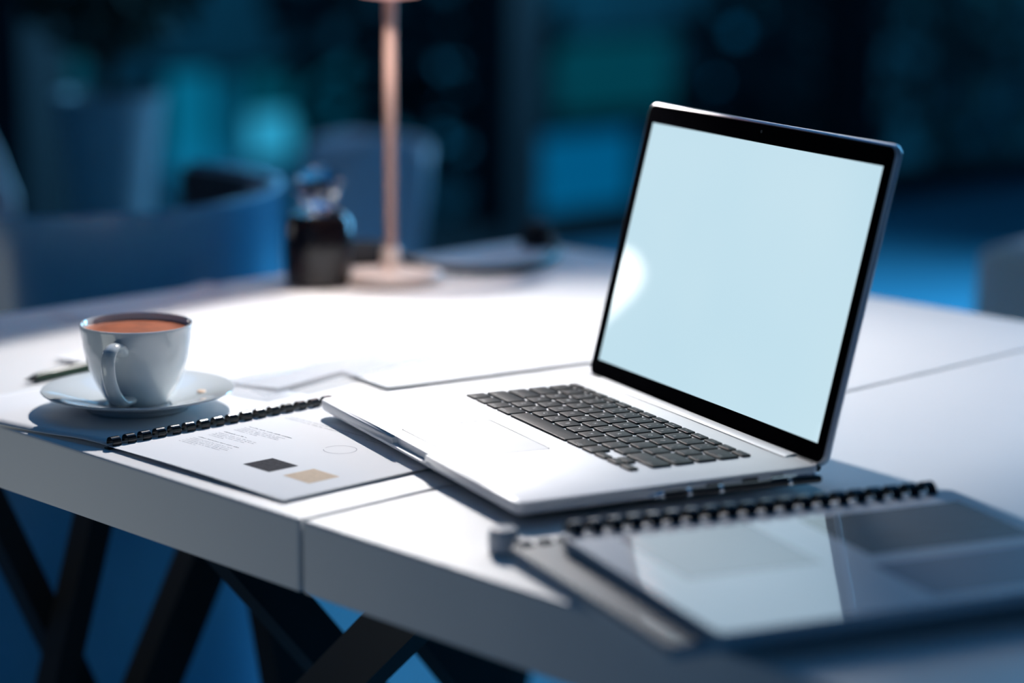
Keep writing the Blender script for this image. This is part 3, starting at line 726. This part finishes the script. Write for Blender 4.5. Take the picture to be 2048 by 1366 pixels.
# headphones lying behind the lamp
hd = thing('headphones', 'black headphones lying on the table behind and right of the lamp base', 'headphones', TF(-0.74, 0.90, Z0))
iT = hd.matrix_basis.inverted()
def L2(a, b, z): return Vector(TF(a, b, z)) - Vector(TF(-0.74, 0.90, 0))
bm = bmesh.new(); tube(bm, spline([L2(-0.73, 0.70, 0.030), L2(-0.66, 0.73, 0.012), L2(-0.620, 0.80, 0.008), L2(-0.65, 0.90, 0.008), L2(-0.72, 0.965, 0.014)], 8), 0.0055, 10, flat=(1, 1)); obj('headband', bm, M['black_plastic'], hd)
for (a, b, z, r, hgt) in ((-0.752, 0.975, 0.0, 0.020, 0.032), (-0.750, 0.700, 0.0, 0.042, 0.036)):
    bm = bmesh.new(); lathe(bm, [(0, 0), (r * .9, 0), (r, hgt * .15), (r, hgt * .6), (r * .7, hgt * .9), (0, hgt)], 32); o = obj('ear_cup', bm, M['black_fabric'], hd); o.location = L2(a, b, z)

# ------------------------------------------------------------------ shell chairs
def chair(label, loc, rz, m, width=0.46, top=0.82, group=None, name='shell_chair'):
    t = thing(name, label, 'chair', loc, rz, 'moulded shell chairs around the table')
    bm = bmesh.new(); nu, nv = 20, 26
    # centre profile (y forward negative back), from seat front to back top
    prof = spline([(0.22, 0.0, 0.435), (0.19, 0, 0.455), (0.05, 0, 0.445), (-0.08, 0, 0.440), (-0.17, 0, 0.475), (-0.215, 0, 0.58), (-0.245, 0, 0.70), (-0.27, 0, top)], 5)
    V = []
    for j, p in enumerate(prof):
        s = j / (len(prof) - 1); row = []
        back = max(0.0, (s - 0.45) / 0.55)
        hw = width / 2 * (1.0 - 0.10 * abs(s - 0.5) - 0.40 * max(0, s - 0.86) / 0.14 * 0.6)
        for i in range(nu + 1):
            u_ = 2 * i / nu - 1
            lift = 0.085 * abs(u_) ** 3 * math.sin(PI * min(1, s * 1.25 + 0.05)) if s < 0.6 else 0.0
            fwd = 0.115 * abs(u_) ** 2.4 * back ** 0.6
            drop = 0.05 * abs(u_) ** 4 * max(0, (s - 0.8) / 0.2)
            row.append(bm.verts.new((p.x + fwd, u_ * hw, p.z + lift - drop)))
        V.append(row)
    for j in range(len(V) - 1):
        for i in range(nu): bm.faces.new((V[j][i], V[j][i + 1], V[j + 1][i + 1], V[j + 1][i]))
    o = obj('seat_shell', bm, m, t, auto=80); s_ = o.modifiers.new('s', 'SOLIDIFY'); s_.thickness = 0.007
    bm = bmesh.new(); tube(bm, [(0.12, -0.12, 0.415), (0.12, 0.12, 0.415), (-0.12, 0.12, 0.415), (-0.12, -0.12, 0.415), (0.12, -0.12, 0.415)], 0.010, 8); obj('seat_frame', bm, M['black_frame'], t)
    for sx in (-1, 1):
        for sy in (-1, 1):
            bm = bmesh.new(); tube(bm, [(sx * 0.11, sy * 0.11, 0.42), (sx * 0.22, sy * 0.22, 0.0)], [0.016, 0.010], 10); obj('leg', bm, M['wood'], t)
    return t
bc = thing('barrel_chair', 'round barrel armchair with glossy blue shell and dark lining, left end of the table', 'chair', (-1.175, 0.100, 0), -0.3)
def barrel(r0, r1, z0, z1, a0, a1, m, name, thick=0.0):
    bm = bmesh.new(); n = 60; A, B_ = [], []
    for k in range(n + 1):
        a = math.radians(a0 + (a1 - a0) * k / n); e = 1.0
        A.append((r1 * math.cos(a), r1 * math.sin(a))); B_.append((r0 * math.cos(a), r0 * math.sin(a)))
    pr = A + B_[::-1]
    loft(bm, [[(x, y, z) for x, y in pr] for z in (z0, z1 - 0.004, z1)]); return obj(name, bm, m, bc, auto=30)
barrel(0.292, 0.302, 0.16, 0.797, -140, 140, M['shell_blue'], 'outer_shell')
barrel(0.262, 0.2915, 0.16, 0.792, -138, 138, M['navy_fabric'], 'inner_lining')
bm = bmesh.new(); lathe(bm, [(0, 0.34), (0.25, 0.34), (0.258, 0.36), (0.258, 0.42), (0.245, 0.445), (0, 0.455)], 48); obj('seat_cushion', bm, M['navy_fabric'], bc)
bm = bmesh.new(); lathe(bm, [(0, 0.15), (0.285, 0.15), (0.285, 0.34), (0, 0.34)], 48); obj('seat_base', bm, M['navy_fabric'], bc)
for sx in (-1, 1):
    for sy in (-1, 1):
        bm = bmesh.new(); tube(bm, [(sx * 0.17, sy * 0.17, 0.15), (sx * 0.18, sy * 0.18, 0.0)], [0.016, 0.011], 10); obj('leg', bm, M['black_frame'], bc)
chair('white shell chair standing in the room behind the copper lamp', (-2.20, 0.84, 0), -1.35, M['shell'], 0.38, 0.70)
chair('light grey shell chair at the right edge beyond the table', (-0.463, 1.245, 0), -1.15, M['shell_grey'], 0.56, 0.74)
chair('white shell chair at the far left edge, next to the planter', (-1.815, 0.005, 0), -0.35, M['shell'], 0.42, 0.86)

# ------------------------------------------------------------------ planter
pl = thing('planter', 'tall tapered grey planter with a dark leafy plant at the left', 'planter', (-2.855, 0.694, 0)); pl.scale = (1.13, 1.13, 0.94)
bm = bmesh.new(); lathe(bm, [(0, 0), (0.055, 0), (0.060, 0.01), (0.062, 0.30), (0.070, 0.56), (0.095, 0.78), (0.100, 0.80), (0.094, 0.80), (0.088, 0.775), (0, 0.77)], 48); obj('pot', bm, M['pot'], pl)
bm = bmesh.new(); lathe(bm, [(0.088, 0.772), (0.05, 0.785), (0, 0.788)], 32); obj('soil', bm, M['soil'], pl)
bm = bmesh.new(); tube(bm, spline([(0, 0, 0.77), (0.01, 0.01, 0.95), (-0.01, 0.0, 1.15), (0, 0, 1.3)], 5), [0.012 - 0.0005 * i for i in range(16)], 8); obj('stem', bm, M['bark'], pl)
bm = foliage(700, 0.20, 0.20, 0.26, 0.045, 11); o = obj('foliage', bm, M['leaf'], pl, smooth=False); o.location = (0, 0, 1.13); o['kind'] = 'stuff'

# ------------------------------------------------------------------ glowing pear lamp at the left (seen mirrored in the screen)
fl = thing('floor_lamp', 'floor lamp with a glowing white pear shaped glass globe', 'lamp', (-1.112, -0.383, 0))
bm = bmesh.new(); lathe(bm, [(0, 0), (0.10, 0), (0.105, 0.006), (0.10, 0.016), (0.02, 0.024), (0, 0.024)], 48); obj('base', bm, M['black_plastic'], fl)
bm = bmesh.new(); tube(bm, [(0, 0, 0.02), (0, 0, 0.87)], 0.006, 16); obj('pole', bm, M['black_plastic'], fl)
bm = bmesh.new(); lathe(bm, [(0, 0.865), (0.009, 0.866), (0.012, 0.882), (0.021, 0.902), (0.031, 0.926), (0.037, 0.947), (0.035, 0.965), (0.025, 0.978), (0.012, 0.985), (0, 0.986)], 48)
obj('globe', bm, glow('globe_glow', (1, 0.98, 0.96), 11.0), fl)
